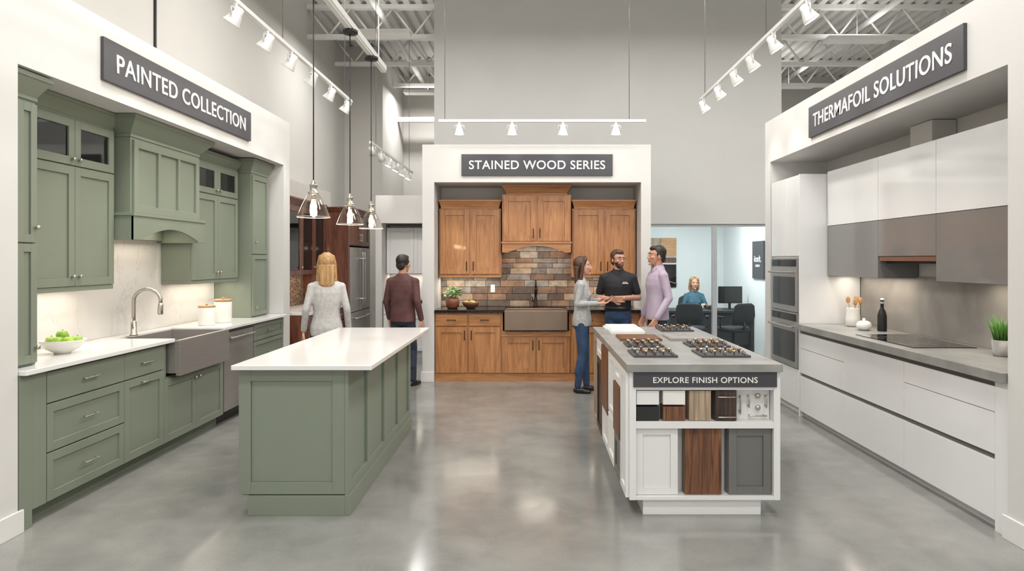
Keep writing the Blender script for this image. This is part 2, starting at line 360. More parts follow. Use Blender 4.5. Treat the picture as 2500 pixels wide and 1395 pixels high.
# ---------------------------------------------------------------- LEFT KITCHEN
F=FL(-3.02); B=-.56
b=MB()
b.fb(F,3.93,5.34,.1,.918,B,0,green); b.fb(F,5.34,6.36,.1,.63,B,0,green); b.fb(F,5.34,5.40,.63,.918,B,0,green); b.fb(F,6.32,6.36,.63,.918,B,0,green); b.fb(F,7.04,7.89,.1,.918,B,0,green)
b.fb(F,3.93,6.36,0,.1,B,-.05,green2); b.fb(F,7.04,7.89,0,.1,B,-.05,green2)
b.fb(F,3.83,3.93,0,.918,B,.02,green); b.fb(F,3.93,4.045,0.1,.918,0,.02,green)
slab(b,F,4.05,4.82,.71,.905,green); shaker(b,F,4.05,4.82,.405,.705,green,.055); shaker(b,F,4.05,4.82,.10,.40,green,.055)
for z in(.81,.555,.25): pull(b,F,4.435,z,.02,.15,nickel)
slab(b,F,4.82,5.34,.71,.905,green); shaker(b,F,4.82,5.34,.10,.705,green); pull(b,F,5.08,.81,.02,.14,nickel); pull(b,F,5.08,.665,.02,.14,nickel)
shaker(b,F,5.34,5.85,.10,.62,green); shaker(b,F,5.85,6.36,.10,.62,green); knob(b,F,5.815,.56,.02,nickel); knob(b,F,5.885,.56,.02,nickel)
for z0,z1 in((.72,.905),(.42,.715),(.1,.415)): shaker(b,F,7.06,7.89,z0,z1,green,.045); pull(b,F,7.47,(z0+z1)/2,.02,.15,nickel)
b.finish('sage_base_cabinet',.002)
b=MB(); b.box(-3.58,-2.955,3.83,5.42,.92,.95,quartz); b.box(-3.58,-2.955,6.30,7.89,.92,.95,quartz); b.box(-3.58,-3.47,5.42,6.30,.92,.95,quartz); b.finish('quartz_countertop',.004)
b=MB(); b.box(-3.598,-3.582,3.83,7.89,.95,2.7,marble); b.finish('quartz_wall_panel')
b=MB()
b.box(-2.95,-2.915,5.422,6.298,.64,.935,ss); b.box(-3.468,-3.45,5.422,6.298,.66,.935,ss); b.box(-3.45,-2.95,5.422,5.44,.66,.935,ss); b.box(-3.45,-2.95,6.28,6.298,.66,.935,ss); b.box(-3.45,-2.95,5.44,6.28,.66,.68,ss); b.cyl((-3.2,5.86,.68),.045,.004,chan)
b.finish('stainless_farmhouse_sink',.008,3)
def faucet(name,p,h,m,d,rr=.014,reach=.2):
    b=MB(); p=Vector(p); d=Vector(d).normalized()
    b.lathe([(.032,0),(.032,.012),(.024,.02),(.022,.12),(.018,.13)],p,m)
    pts=[p+Vector((0,0,.1)),p+Vector((0,0,h*.5))]; R=reach/2; zc=h-R
    for i in range(13):
        a=math.pi-i*math.pi/12*1.05; pts.append(p+Vector((0,0,zc))+d*(R+R*math.cos(a))+Vector((0,0,R*math.sin(a))))
    b.tube(pts,rr,m,12)
    e=pts[-1]; b.lathe([(rr,0),(rr*1.35,.02),(rr*1.5,.09),(rr*1.2,.1)],e,m,(pts[-1]-pts[-2]).normalized(),14)
    s=d.cross(Vector((0,0,1))); b.tube([p+Vector((0,0,.07)),p+s*.04+Vector((0,0,.075)),p+s*.055+Vector((0,0,.15))],[.01,.009,.006],m,8)
    b.finish(name)
faucet('nickel_kitchen_faucet',(-3.42,5.62,.95),.4,nickel,(1,.25,0),.015,.21)
b=MB(); F2=FL(-3.02)
b.fb(F2,6.365,7.035,.0,.1,-.5,-.05,black); b.fb(F2,6.365,7.035,.1,.915,-.55,0,black); b.fb(F2,6.37,7.03,.12,.905,0,.025,ss); pull(b,F2,6.7,.83,.025,.56,ss,r=.011,off=.045); b.fb(F2,6.38,7.02,.885,.9,.025,.027,black)
b.finish('dishwasher',.003)
def upper(u0,um,u1,F,dep,z0,zs,z1,zt,m,name,kn=nickel):
    b=MB(); b.fb(F,u0,u1,z0,zs,-dep,0,m); hollow(b,F,u0,u1,zs,z1,-dep,0,m,shelf=False)
    b.fb(F,u0,u1,z0-.035,z0,-dep,.012,m)
    for a,c in((u0,um),(um,u1)):
        shaker(b,F,a,c,z0,zs,m); shaker(b,F,a,c,zs+.005,z1,m,gl=True)
    for s in(-1,1): knob(b,F,um+s*.035,z0+.07,.02,kn); knob(b,F,um+s*.035,zs+.05,.02,kn)
    b.crown(F,u0,u1,-dep,0,z1,zt,.05,m)
    return b.finish(name,.002)
FU=FL(-3.30)
upper(4.15,4.70,5.14,FU,.28,1.41,2.27,2.61,2.74,green,'sage_upper_cabinet')
upper(6.32,6.83,7.30,FU,.28,1.40,2.27,2.58,2.70,green,'sage_upper_cabinet')
def tall(u0,u1,F,dep,knu,name,zz=1.69):
    b=MB(); b.fb(F,u0,u1,.952,2.58,-dep,0,green); shaker(b,F,u0+.01,u1-.01,.965,zz,green,.05); shaker(b,F,u0+.01,u1-.01,zz+.005,2.56,green,.05)
    knob(b,F,knu,1.06,.02,nickel); knob(b,F,knu,1.8,.02,nickel); b.crown(F,u0,u1-.0,-dep,0,2.58,2.735,.06,green); b.finish(name,.002)
tall(3.895,4.075,FL(-3.09),.49,4.045,'sage_counter_cabinet',1.7)
tall(7.37,7.82,FL(-3.167),.41,7.44,'sage_counter_cabinet',1.66)
b=MB(); FH=FL(-3.19)
b.fb(FH,5.2,6.26,1.92,2.58,-.39,0,green)
b.fb(FH,5.18,6.28,1.78,1.92,-.39,-.33,green)
b.fb(FH,5.16,5.19,1.76,1.95,-.39,.05,green); b.fb(FH,6.25,6.28,1.76,1.95,-.39,.05,green)
pts=[(5.16,1.97),(5.16,1.76),(5.28,1.76)]
for i in range(13):
    a=i/12; pts.append((5.28+.88*a,1.76+.012+.09*math.sin(math.pi*a)))
pts+=[(6.16,1.76),(6.28,1.76),(6.28,1.97)]
b.prism(FH,pts,.03,.051,green); b.fb(FH,5.15,6.29,1.95,1.975,-.39,.06,green)
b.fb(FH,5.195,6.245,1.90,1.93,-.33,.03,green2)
b.fb(FH,5.22,5.28,1.98,2.56,0,.02,green); b.fb(FH,6.18,6.24,1.98,2.56,0,.02,green); b.fb(FH,5.28,6.18,1.98,2.04,0,.02,green); b.fb(FH,5.28,6.18,2.50,2.56,0,.02,green)
for u in(5.56,5.87): b.fb(FH,u,u+.035,2.04,2.50,0,.02,green)
b.crown(FH,5.2,6.26,-.39,0,2.58,2.742,.10,green)
b.finish('sage_range_hood',.002)
def fruit(p):
    b=MB(); b.lathe([(.05,0),(.052,.008),(.1,.035),(.135,.085),(.142,.095),(.136,.095),(.095,.045),(.045,.015),(.001,.013)],p,cream,seg=32)
    P=Vector(p)
    for dx,dy,dz in((-.065,-.02,.085),(.06,-.03,.085),(0,.055,.085),(.005,-.05,.088),(-.01,.01,.125),(.07,.045,.082)):
        c=P+Vector((dx,dy,dz)); b.lathe([(.004,-.03),(.022,-.034),(.034,-.015),(.038,.005),(.03,.026),(.014,.032),(.003,.024)],c,apple,seg=16); b.tube([c+Vector((0,0,.022)),c+Vector((.005,0,.042))],.0018,cookw,6)
    b.finish('fruit_bowl')
fruit((-3.27,4.56,.95))
def canister(p,r,h):
    b=MB(); b.lathe([(r*.94,0),(r,.01),(r,h*.86),(r*.97,h*.88)],p,cream,seg=28); b.lathe([(r*1.02,h*.88),(r*1.02,h*.96),(r*.95,h*.97)],p,woodlid,seg=28); b.lathe([(.01,h*.97),(.014,h*1.03),(.006,h*1.05)],p,woodlid,seg=12); b.finish('kitchen_canister')
canister((-3.24,6.52,.95),.078,.205); canister((-3.22,6.82,.95),.085,.25)
# ---------------------------------------------------------------- GREEN ISLAND
b=MB(); x0,x1,y0,y1=-1.84,-1.153,4.10,6.2
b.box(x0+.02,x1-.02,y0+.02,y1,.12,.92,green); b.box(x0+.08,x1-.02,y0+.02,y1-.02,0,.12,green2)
b.box(x0+.06,x1-.02,y0-.004,y0+.02,0,.125,green); b.box(x1-.02,x1+.012,y0-.004,y1,0,.13,green)
FF=FC(y0+.02); shaker(b,FF,x0,x1-.022,.13,.918,green,.075,.02); b.box(x1-.0235,x1+.001,y0+.0005,y0+.03,.13,.919,green)
FI=FL(x1-.02); ys=[4.13,4.62,5.14,5.66,6.2]
b.fb(FI,4.13,6.2,.13,.19,0,.02,green); b.fb(FI,4.13,6.2,.86,.918,0,.02,green)
for i,yy in enumerate(ys):
    a=max(4.13,yy-.035); c=min(6.2,yy+.035)
    if i==0:c=4.2
    if i==4:a=6.12
    b.fb(FI,a,c,.19,.86,0,.02,green)
FIb=FR(x0+.02)
for a,c in((4.12,4.8),(4.8,5.5),(5.5,6.18)):
    shaker(b,FIb,a,c,.13,.7,green); slab(b,FIb,a,c,.71,.9,green)
b.finish('sage_kitchen_island',.002)
b=MB(); b.box(-1.856,-.99,4.03,6.3,.92,.95,quartz); b.finish('island_countertop',.004)
# ---------------------------------------------------------------- FINISH ISLAND
b=MB(); X0,X1,Y0,Y1=.605,1.543,4.08,6.24; Z=.905
px=lambda x:(x-1300)/392; pz=lambda y:1.6-(y-635)/392
b.box(X0+.03,X1-.03,Y0+.12,Y1-.02,.1,Z,whsat)
b.box(px(1572),px(1862),Y0+.035,Y1-.1,0,.1,whsat)
Fi=FC(Y0+.12)
def fr(x0,x1,y0,y1,n0,n1,m): b.fb(Fi,px(x0),px(x1),pz(y1),pz(y0),n0,n1,m)
fr(1537,1553,908,1222,0,.12,whsat); fr(1889,1905,908,1222,0,.12,whsat); fr(1553,1889,908,953,0,.118,whsat); fr(1553,1889,1030,1047,0,.118,whsat); fr(1553,1889,1213,1222,0,.118,whsat)
b.box(X0,X0+.03,Y0+.12,Y1,.1,Z,whsat); b.box(X1-.03,X1,Y0+.12,Y1,.1,Z,whsat)
t0=.085;t1=.105
fr(1555,1610,956,990,0,t1,whsat); fr(1555,1610,995,1029,0,t1,black); fr(1620,1674,956,990,0,t1,paper); fr(1620,1674,995,1029,0,t1,walnut); fr(1684,1737,956,1029,0,t1,ltwood); fr(1748,1800,956,1029,0,t1,espresso)
for yy in(970,1019): pull(b,Fi,px(1774),pz(yy),t1,.11,nickel,r=.004,off=.02)
for xx,ln in((1813,.12),(1834,.08),(1877,.08)): pull(b,Fi,px(xx),pz(984 if ln<.1 else 992),0.05,ln,nickel,True,r=.005,off=.03)
fr(1806,1888,954,1030,0,.05,whsat)
for yy in(971,1000): knob(b,Fi,px(1857),pz(yy),.05,nickel,.017)
pull(b,Fi,px(1855),pz(1020),.05,.12,nickel,r=.005)
shaker(b,Fi,px(1553),px(1658),pz(1213),pz(1047),whsat,.045,n0=.06,t=.03); fr(1675,1765,1048,1212,.0,.09,walnut); shaker(b,Fi,px(1782),px(1888),pz(1213),pz(1047),grsat,.05,n0=.06,t=.03)
fr(1553.5,1658,1047.5,1212.5,0,.06,whsat); fr(1782,1888,1047.5,1212.5,0,.06,grsat)
Fs=FR(X0)
for a,c,z0,z1,m in((4.1,4.36,.11,.9,whsat),(4.36,4.68,.75,.9,whsat),(4.36,4.68,.40,.745,walnut),(4.36,4.68,.11,.395,grsat),(4.68,5.05,.45,.9,whsat),(4.68,5.05,.11,.44,paper),(5.05,5.49,.40,.9,walnut),(5.05,5.49,.11,.39,whsat),(5.49,5.93,.11,.74,espresso),(5.49,5.93,.745,.9,whsat),(5.93,6.22,.11,.9,ltwood)):
    shaker(b,Fs,a,c,z0,z1,m,.05,.022) if m is not walnut else slab(b,Fs,a,c,z0,z1,m,.03)
Fs2=FL(X1)
for i in range(4): shaker(b,Fs2,4.22+i*.5,4.72+i*.5,.11,.9,[whsat,grsat,ltwood,whsat][i],.06)
isl=b.finish('display_island',.0015)
b=MB(); b.fb(Fi,px(1546),px(1895),pz(945),pz(908),.121,.133,signm); o=b.finish('counter_sign'); bpy.context.view_layer.update()
text('EXPLORE FINISH OPTIONS',Fi((px(1546)+px(1895))/2,pz(927.5),.1345),(H90,0,0),254/392,.036,lett,o)
b=MB(); b.box(.582,1.549,4.05,6.32,Z,.955,conc); b.finish('display_island_countertop',.003)
def hwboard(x0,x1,y0,y1,z=.955):
    b=MB(); b.box(x0,x1,y0,y1,z,z+.014,signm); n=5
    for j in range(3):
        for i in range(n):
            cx=x0+(i+.5)*(x1-x0)/n; cy=y0+(j+.5)*(y1-y0)/3; m=random.choice([nickel,brass,nickel,copperstrip])
            if (i+j)%2: b.lathe([(.006,0),(.005,.014),(.014,.018),(.015,.026),(.006,.03)],(cx,cy,z+.014),m,seg=10)
            else: Fz=lambda u,v,n:(u,v,n); pull(b,Fz,cx,cy,z+.014,.06,m,True,r=.005,off=.022)
    b.finish('hardware_sample_board')
hwboard(.67,.96,4.32,4.62); hwboard(.70,.97,4.82,5.06); hwboard(1.12,1.44,4.32,4.62); hwboard(1.16,1.46,4.82,5.06); hwboard(1.16,1.45,5.88,6.2)
def board(x0,x1,y0,y1,m,nm='finish_sample_board'):
    b=MB(); b.box(x0,x1,y0,y1,.955,.972,m); b.box(x0+.01,x1-.01,y0+.01,y1-.01,.972,.975,m); b.finish(nm,.002)
board(.70,1.03,5.2,5.52,walnut); board(1.1,1.49,5.22,5.56,concb)
b=MB(); b.box(.68,.98,5.7,5.98,.955,.98,paper); b.box(.67,.98,5.98,6.25,.955,.975,whsat); b.box(.69,.97,6.0,6.24,.975,.99,paper); b.box(.69,.97,5.72,5.97,.98,.99,whsat); b.finish('sample_binder',.002)
# ---------------------------------------------------------------- RIGHT KITCHEN
b=MB(); G=FR(2.75)
b.fb(G,3.87,6.69,.08,.89,-.6,0,chan); b.fb(G,3.87,6.69,0,.08,-.6,-.03,whsat); b.fb(G,3.76,3.87,0,.89,-.6,.02,whgloss)
secs=[(5.75,6.69),(4.82,5.75),(3.87,4.82)]
for i,(a,c) in enumerate(secs):
    slab(b,G,a,c,.06,.42,whgloss)
    if i==1: slab(b,G,a,c,.45,.855,whgloss)
    else: slab(b,G,a,c,.45,.70,whgloss); slab(b,G,a,c,.70,.855,whgloss)
b.finish('white_base_cabinet',.0015)
b=MB(); b.box(2.69,3.35,3.76,6.69,.89,.95,conc); b.finish('concrete_countertop',.003)
b=MB(); b.box(3.352,3.368,3.76,6.69,.95,1.45,concb); b.finish('concrete_wall_panel')
b=MB()
b.fb(G,6.72,7.48,.08,2.48,-.6,0,whsat); b.fb(G,6.72,7.48,0,.08,-.6,-.03,whsat)
b.fb(G,6.70,6.72,.0,2.48,-.6,.02,whgloss)
slab(b,G,6.72,7.48,.08,.47,whgloss); slab(b,G,6.72,7.10,1.64,2.475,whgloss); slab(b,G,7.10,7.48,1.64,2.475,whgloss)
b.finish('oven_cabinet',.0015)
b=MB()
def oven(z0,z1,ctl):
    b.fb(G,6.74,7.46,z0,z1,.001,.03,ss)
    top=z1
    if ctl: b.fb(G,6.76,7.44,z1-.09,z1-.015,.03,.033,blackg); top=z1-.1
    b.fb(G,6.80,7.40,z0+.06,top-.10,.03,.035,ovglass); pull(b,G,7.1,top-.05,.03,.66,ss,r=.012,off=.05)
oven(1.06,1.62,True); oven(.48,1.05,True)
b.finish('wall_oven',.002)
b=MB(); U=FR(3.03)
for a,c in((5.71,6.69),(4.89,5.71),(3.77,4.89)):
    b.fb(U,a,c,1.95,2.5,-.33,0,whsat); slab(b,U,a,c,1.945,2.5,whgloss)
    lo=1.63 if a==4.89 else 1.44
    b.fb(U,a,c,lo,1.945,-.33,0,grgloss); slab(b,U,a,c,lo,1.945,grgloss)
b.finish('handleless_upper_cabinet',.0012)
b=MB(); b.fb(U,4.9,5.70,1.59,1.628,-.3,.015,copperstrip); b.fb(U,4.9,5.70,1.57,1.59,-.3,-.05,black); b.finish('range_hood',.002)
b=MB(); b.box(3.17,3.365,5.2,5.5,2.502,2.715,bayw); b.finish('vent_duct_box',.002)
b=MB(); b.box(2.80,3.27,4.82,5.68,.95,.956,blackg)
for cx,cy,r in((2.92,5.03,.09),(3.12,5.03,.07),(2.92,5.46,.075),(3.14,5.46,.1)): b.lathe([(r,0),(r,.0006),(r-.003,.0006),(r-.003,0)],(cx,cy,.956),chan,seg=32,closed=False)
b.finish('induction_cooktop',.001)
b=MB(); p=Vector((3.14,6.42,.95)); b.lathe([(.05,0),(.068,.01),(.066,.08),(.058,.17),(.06,.18),(.055,.18),(.053,.08),(.001,.02)],p,cream)
for dx,dy,h in((-.03,0,.26),(.03,.02,.27),(0,-.03,.24),(.035,-.02,.25)):
    e=p+Vector((dx*1.6,dy*1.6,h)); b.tube([p+Vector((dx*.3,dy*.3,.03)),e],.005,woodlid,8); b.ell(e,(.022,.008,.035),woodlid)
b.finish('utensil_crock')
b=MB(); p=Vector((3.06,6.05,.95)); b.lathe([(.035,0),(.06,.02),(.068,.045),(.055,.075),(.03,.088),(.012,.09),(.015,.105),(.006,.112)],p,cream,seg=28); b.finish('sugar_bowl')
b=MB(); p=Vector((3.19,5.98,.95)); b.lathe([(.038,0),(.04,.01),(.04,.14),(.03,.18),(.015,.21),(.015,.27),(.017,.27),(.017,.285)],p,black); b.lathe([(.016,.25),(.016,.295),(.01,.3)],p,cream,seg=14); b.finish('oil_bottle')
b=MB(); p=Vector((3.17,4.42,.95)); b.lathe([(.05,0),(.058,.02),(.062,.11),(.057,.11),(.055,.09),(.001,.09)],p,galv)
for i in range(150):
    a=random.uniform(0,6.28); r=random.uniform(0,.045); s=p+Vector((r*math.cos(a),r*math.sin(a),.09)); l=random.uniform(.1,.2); o=random.uniform(.01,.07)
    e=s+Vector((math.cos(a)*o,math.sin(a)*o,l)); mid=(s+e)/2+Vector((0,0,.02)); b.tube([s,mid,e],[.003,.003,.0006],leaf,4)
b.finish('potted_grass')
# ---------------------------------------------------------------- CENTRE KITCHEN
b=MB(); C=FC(8.64)
xa,xb,xc,xd=-1.285,-.41,.50,1.42
b.fb(C,xa,xb,.1,.905,-.62,0,stain); b.fb(C,xb,xc,.1,.66,-.62,0,stain); b.fb(C,xc,xd,.1,.905,-.62,0,stain); b.fb(C,xb,xb+.02,.66,.905,-.62,0,stain); b.fb(C,xc-.02,xc,.66,.905,-.62,0,stain)
b.fb(C,xa,xd,0,.1,-.62,.005,stainh)
xm=(xa+xb)/2
for a,c in((xa,xm),(xm,xb)):
    slab(b,C,a+.01,c-.01,.73,.885,stainh); shaker(b,C,a+.01,c-.01,.11,.715,stain,.07); pull(b,C,(a+c)/2,.81,.02,.12,bronze)
for s in(-1,1): pull(b,C,xm+s*.045,.61,.02,.13,bronze,True)
xm2=(xb+xc)/2
for s,(a,c) in((-1,(xb,xm2)),(1,(xm2,xc))): shaker(b,C,a+.01,c-.01,.11,.58,stain,.07); pull(b,C,xm2+s*.04,.48,.02,.13,bronze,True)
b.fb(C,xb,xc,.59,.66,0,.008,stainh)
xm3=(xc+xd)/2
for s,(a,c) in((-1,(xc,xm3)),(1,(xm3,xd))): slab(b,C,a+.01,c-.01,.73,.885,stainh); shaker(b,C,a+.01,c-.01,.11,.715,stain,.07); pull(b,C,xm3+s*.045,.61,.02,.13,bronze,True); pull(b,C,(a+c)/2,.81,.02,.12,bronze)
b.finish('wood_base_cabinet',.002)
b=MB(); b.box(xa,xb+.04,8.585,9.255,.91,.945,granite); b.box(xc-.04,xd,8.585,9.255,.91,.945,granite); b.box(xb+.04,xc-.04,9.12,9.255,.91,.945,granite); b.finish('granite_countertop',.003)
b=MB(); sm=M('sink_bronze',(128,110,96),.35,metal=.4)
b.box(xb+.042,xc-.042,8.57,8.61,.675,.935,sm); b.box(xb+.042,xc-.042,9.1,9.118,.68,.93,sm); b.box(xb+.042,xb+.06,8.61,9.1,.68,.93,sm); b.box(xc-.06,xc-.042,8.61,9.1,.68,.93,sm); b.box(xb+.06,xc-.06,8.61,9.1,.68,.70,sm)
b.finish('bronze_farmhouse_sink',.006,3)
faucet('bronze_kitchen_faucet',(.045,9.17,.945),.37,bronze,(0,-1,0),.013,.17)
b=MB(); mort=M('stone_mortar',(84,76,69),.9); b.box(xa,xd,9.272,9.279,.945,1.92,mort)
rs=random.Random(21); z=.947; last=-1
while z<1.9:
    h=rs.choice([.07,.085,.095,.108]); x=xa+.002-rs.uniform(0,.2)
    while x<xd-.003:
        w_=rs.uniform(.17,.36); x0_=max(x,xa+.002); x1_=min(x+w_-.005,xd-.002)
        if x1_-x0_>.02:
            k=rs.randrange(len(stones))
            if k==last: k=(k+2)%len(stones)
            last=k; b.box(x0_,x1_,9.262-rs.uniform(0,.008),9.273,z,min(z+h-.005,1.91),stones[k])
        x+=w_
    z+=h
b.finish('stone_wall_panel',.003)
b=MB(); V=FC(8.95)
def wupper(u0,u1,V,dep,z0,z1,zt,e,bot=True):
    um=(u0+u1)/2
    b.fb(V,u0,u1,z0,z1,-dep,0,stain); 
    for s,(a,c) in((-1,(u0,um)),(1,(um,u1))): shaker(b,V,a+.015,c-.008 if s<0 else c-.015,z0+.02,z1-.02,stain,.07); pull(b,V,um+s*.045,z0+.13,.02,.13,bronze,True)
    b.crown(V,u0+e,u1-e,-dep,0,z1,zt,e,stainh)
wupper(-1.275,-.43,V,.30,1.385,2.30,2.42,.03); b.fb(V,-1.275,-.43,1.36,1.385,-.30,.02,stainh)
b.finish('wood_upper_cabinet',.002)
b=MB(); wupper(.54,1.41,V,.30,1.385,2.30,2.42,.03); b.fb(V,.54,1.41,1.36,1.385,-.30,.02,stainh); b.finish('wood_upper_cabinet',.002)
b=MB(); W=FC(8.84); wupper(-.41,.52,W,.41,1.83,2.48,2.615,.06)
pts=[(-.41,1.83),(-.41,1.70),(-.34,1.70)]
for i in range(15):
    a=i/14; pts.append((-.34+.79*a,1.70+.09*math.sin(math.pi*a)))
pts+=[(.45,1.70),(.52,1.70),(.52,1.83)]
b.prism(W,pts,-.01,.02,stainh); b.fb(W,-.41,-.38,1.70,1.83,-.41,-.01,stain); b.fb(W,.49,.52,1.70,1.83,-.41,-.01,stain); b.fb(W,-.42,.53,1.82,1.845,-.01,.03,stainh)
b.finish('wood_range_hood',.002)
b=MB(); b.box(-.59,-.53,9.246,9.253,1.14,1.25,whsat); b.box(-.575,-.545,9.243,9.246,1.155,1.19,paper); b.box(-.575,-.545,9.243,9.246,1.2,1.235,paper); b.finish('wall_outlet',.002)
b=MB(); p=Vector((-1.08,8.85,.945)); b.lathe([(.06,0),(.085,.02),(.095,.09),(.085,.14),(.078,.14),(.07,.1),(.001,.1)],p,terra)
for i in range(110):
    a=random.uniform(0,6.28); t=random.uniform(0,1.3); r=random.uniform(.07,.16); c=p+Vector((r*math.sin(t)*math.cos(a),r*math.sin(t)*math.sin(a),.14+r*math.cos(t)*1.0))
    q=Matrix.Rotation(random.uniform(0,6),3,'Z')@Matrix.Rotation(random.uniform(-.9,.9),3,'X'); b.ell(c,(.02,.027,.004),random.choice([leafp,leaf,leafp]),8,5,q)
    if i%5==0: b.tube([p+Vector((0,0,.1)),c],.002,leaf,5)
b.finish('potted_plant')
b=MB(); p=Vector((-.83,8.80,.945)); b.lathe([(.05,0),(.06,.01),(.1,.045),(.12,.09),(.113,.09),(.08,.04),(.001,.025)],p,cookw)
for i in range(9): 
    a=i*.7; b.ell(p+Vector((.06*math.cos(a)*(i%3)/2+.0,.06*math.sin(a)*(i%3)/2,.08+.012*(i%2))),(.035,.022,.02),yellow,10,7,Matrix.Rotation(a,3,'Z'))
b.finish('bread_bowl')
# ---------------------------------------------------------------- DARK DISPLAY on the far left
b=MB(); b.box(-3.69,-3.45,8.12,11.2,0,2.75,wallg); b.finish('wall_left_partition')
D=FL(-2.84)
b=MB(); b.fb(D,8.25,9.83,.1,.9,-.59,0,cherry); b.fb(D,8.25,9.83,0,.1,-.59,-.05,cherry)
for a in(8.25,8.78,9.31): slab(b,D,a,a+.52,.72,.89,cherry); shaker(b,D,a,a+.52,.11,.71,cherry); pull(b,D,a+.26,.8,.02,.12,nickel)
b.finish('cherry_base_cabinet',.002)
b=MB(); b.box(-3.43,-2.8,8.25,9.83,.9,.94,quartz); b.finish('cherry_cabinet_countertop',.003)
b=MB(); b.box(-3.448,-3.432,8.25,9.83,.94,1.5,mosaic); b.finish('mosaic_wall_panel')
b=MB(); D2=FL(-3.12)
hollow(b,D2,8.3,9.83,1.4,2.3,-.31,0,cherry,shelf=True)
for a in(8.3,8.81,9.32): shaker(b,D2,a,a+.51,1.4,2.3,cherry,gl=True); knob(b,D2,a+.48,1.5,.02,nickel)
b.crown(D2,8.3,9.78,-.31,0,2.3,2.42,.04,cherry); b.finish('cherry_upper_cabinet',.002)
b=MB(); D3=FL(-2.78)
b.fb(D3,9.835,9.875,0,2.3,-.65,.02,cherry); b.fb(D3,11.08,11.12,0,2.3,-.65,.02,cherry); b.fb(D3,9.875,11.08,1.82,2.3,-.65,0,cherry); shaker(b,D3,9.88,10.48,1.83,2.29,cherry); shaker(b,D3,10.48,11.07,1.83,2.29,cherry)
pull(b,D3,10.43,1.95,.02,.12,nickel,True); pull(b,D3,10.53,1.95,.02,.12,nickel,True); b.crown(D3,9.88,11.08,-.65,.02,2.3,2.40,.03,cherry)
b.finish('refrigerator_surround_cabinet',.002)
b=MB(); b.fb(D3,9.89,11.06,.02,1.8,-.6,-.02,ss); b.fb(D3,9.9,10.47,.8,1.79,-.02,.03,ss); b.fb(D3,10.48,11.05,.8,1.79,-.02,.03,ss); b.fb(D3,9.9,11.05,.05,.79,-.02,.03,ss)
pull(b,D3,10.41,1.3,.03,.85,ss,True,r=.013,off=.06); pull(b,D3,10.54,1.3,.03,.85,ss,True,r=.013,off=.06); pull(b,D3,10.475,.7,.03,.95,ss,r=.013,off=.06); b.fb(D3,9.9,11.05,0,.05,-.5,-.04,black)
b.finish('refrigerator',.004)
# ---------------------------------------------------------------- WHITE DISPLAY far
b=MB(); b.box(-2.55,-1.52,11.3,11.4,0,2.65,bayw); b.box(-2.55,-2.45,10.65,11.3,0,2.65,bayw); b.box(-2.45,-1.52,10.65,11.3,2.2,2.65,bayw); b.finish('wall_far_alcove')
b=MB(); E=FC(10.98); b.fb(E,-2.44,-1.53,1.37,2.14,-.31,0,whsat)
for a in(-2.44,-1.985): shaker(b,E,a,a+.455,1.37,2.14,whsat)
b.finish('white_upper_cabinet',.002)
b=MB(); E=FC(10.74); b.fb(E,-2.44,-1.53,.1,.9,-.54,0,whsat); b.fb(E,-2.44,-1.53,0,.1,-.54,-.05,whsat)
for a in(-2.44,-1.985): shaker(b,E,a,a+.455,.11,.7,whsat); slab(b,E,a,a+.455,.71,.89,whsat); pull(b,E,a+.23,.8,.02,.1,bronze)
b.finish('white_shaker_base_cabinet',.002)
b=MB(); b.box(-2.44,-1.53,10.7,11.28,.9,.94,granite); b.finish('black_countertop',.003)
# ---------------------------------------------------------------- OFFICE
offw=M('office_wall',(226,230,230),.8,var=.01)
b=MB(); b.box(1.65,1.75,10.2,13.2,0,2.7,offw); b.finish('wall_office_left')
b=MB(); b.box(3.85,3.95,10.0,13.2,0,2.7,offw); b.finish('wall_office_right')
b=MB(); b.box(1.65,3.95,13.2,13.3,0,2.7,offw); b.finish('wall_office_back')
b=MB(); b.box(1.65,3.95,10.2,13.3,2.7,2.75,offw); b.finish('ceiling_office')
fm=M('window_frame',(176,178,180),.4,metal=.3)
def win(name,x0,x1):
    b=MB(); t=.035
    b.box(x0,x0+t,10.03,10.1,0,2.15,fm); b.box(x1-t,x1,10.03,10.1,0,2.15,fm); b.box(x0+t,x1-t,10.03,10.1,2.11,2.15,fm); b.box(x0+t,x1-t,10.03,10.1,0,.08,fm); b.box(x0+t,x1-t,10.06,10.07,.08,2.11,offglass)
    b.finish(name)
win('window_1',1.66,2.79); win('window_2',2.79,3.84)
b=MB(); b.box(2.35,3.83,11.35,12.05,.68,.72,deskm); b.box(2.35,2.39,11.37,12.03,0,.68,deskm); b.box(3.79,3.83,11.37,12.03,0,.68,deskm); b.box(2.39,3.79,11.42,11.45,.12,.68,deskm); b.finish('office_desk',.003)
b=MB(); b.box(3.3,3.72,11.62,11.66,.83,1.13,screen); b.box(3.315,3.705,11.615,11.62,.845,1.115,blackg); b.box(3.49,3.53,11.66,11.69,.73,.98,black); b.lathe([(.12,0),(.12,.012)],(3.51,11.68,.72),black); b.finish('computer_monitor',.004)
b=MB(); b.box(3.1,3.27,11.6,11.78,.72,.76,black); b.tube([(3.11,11.62,.77),(3.18,11.62,.79),(3.26,11.62,.77)],.018,black,8); b.finish('desk_phone',.004)
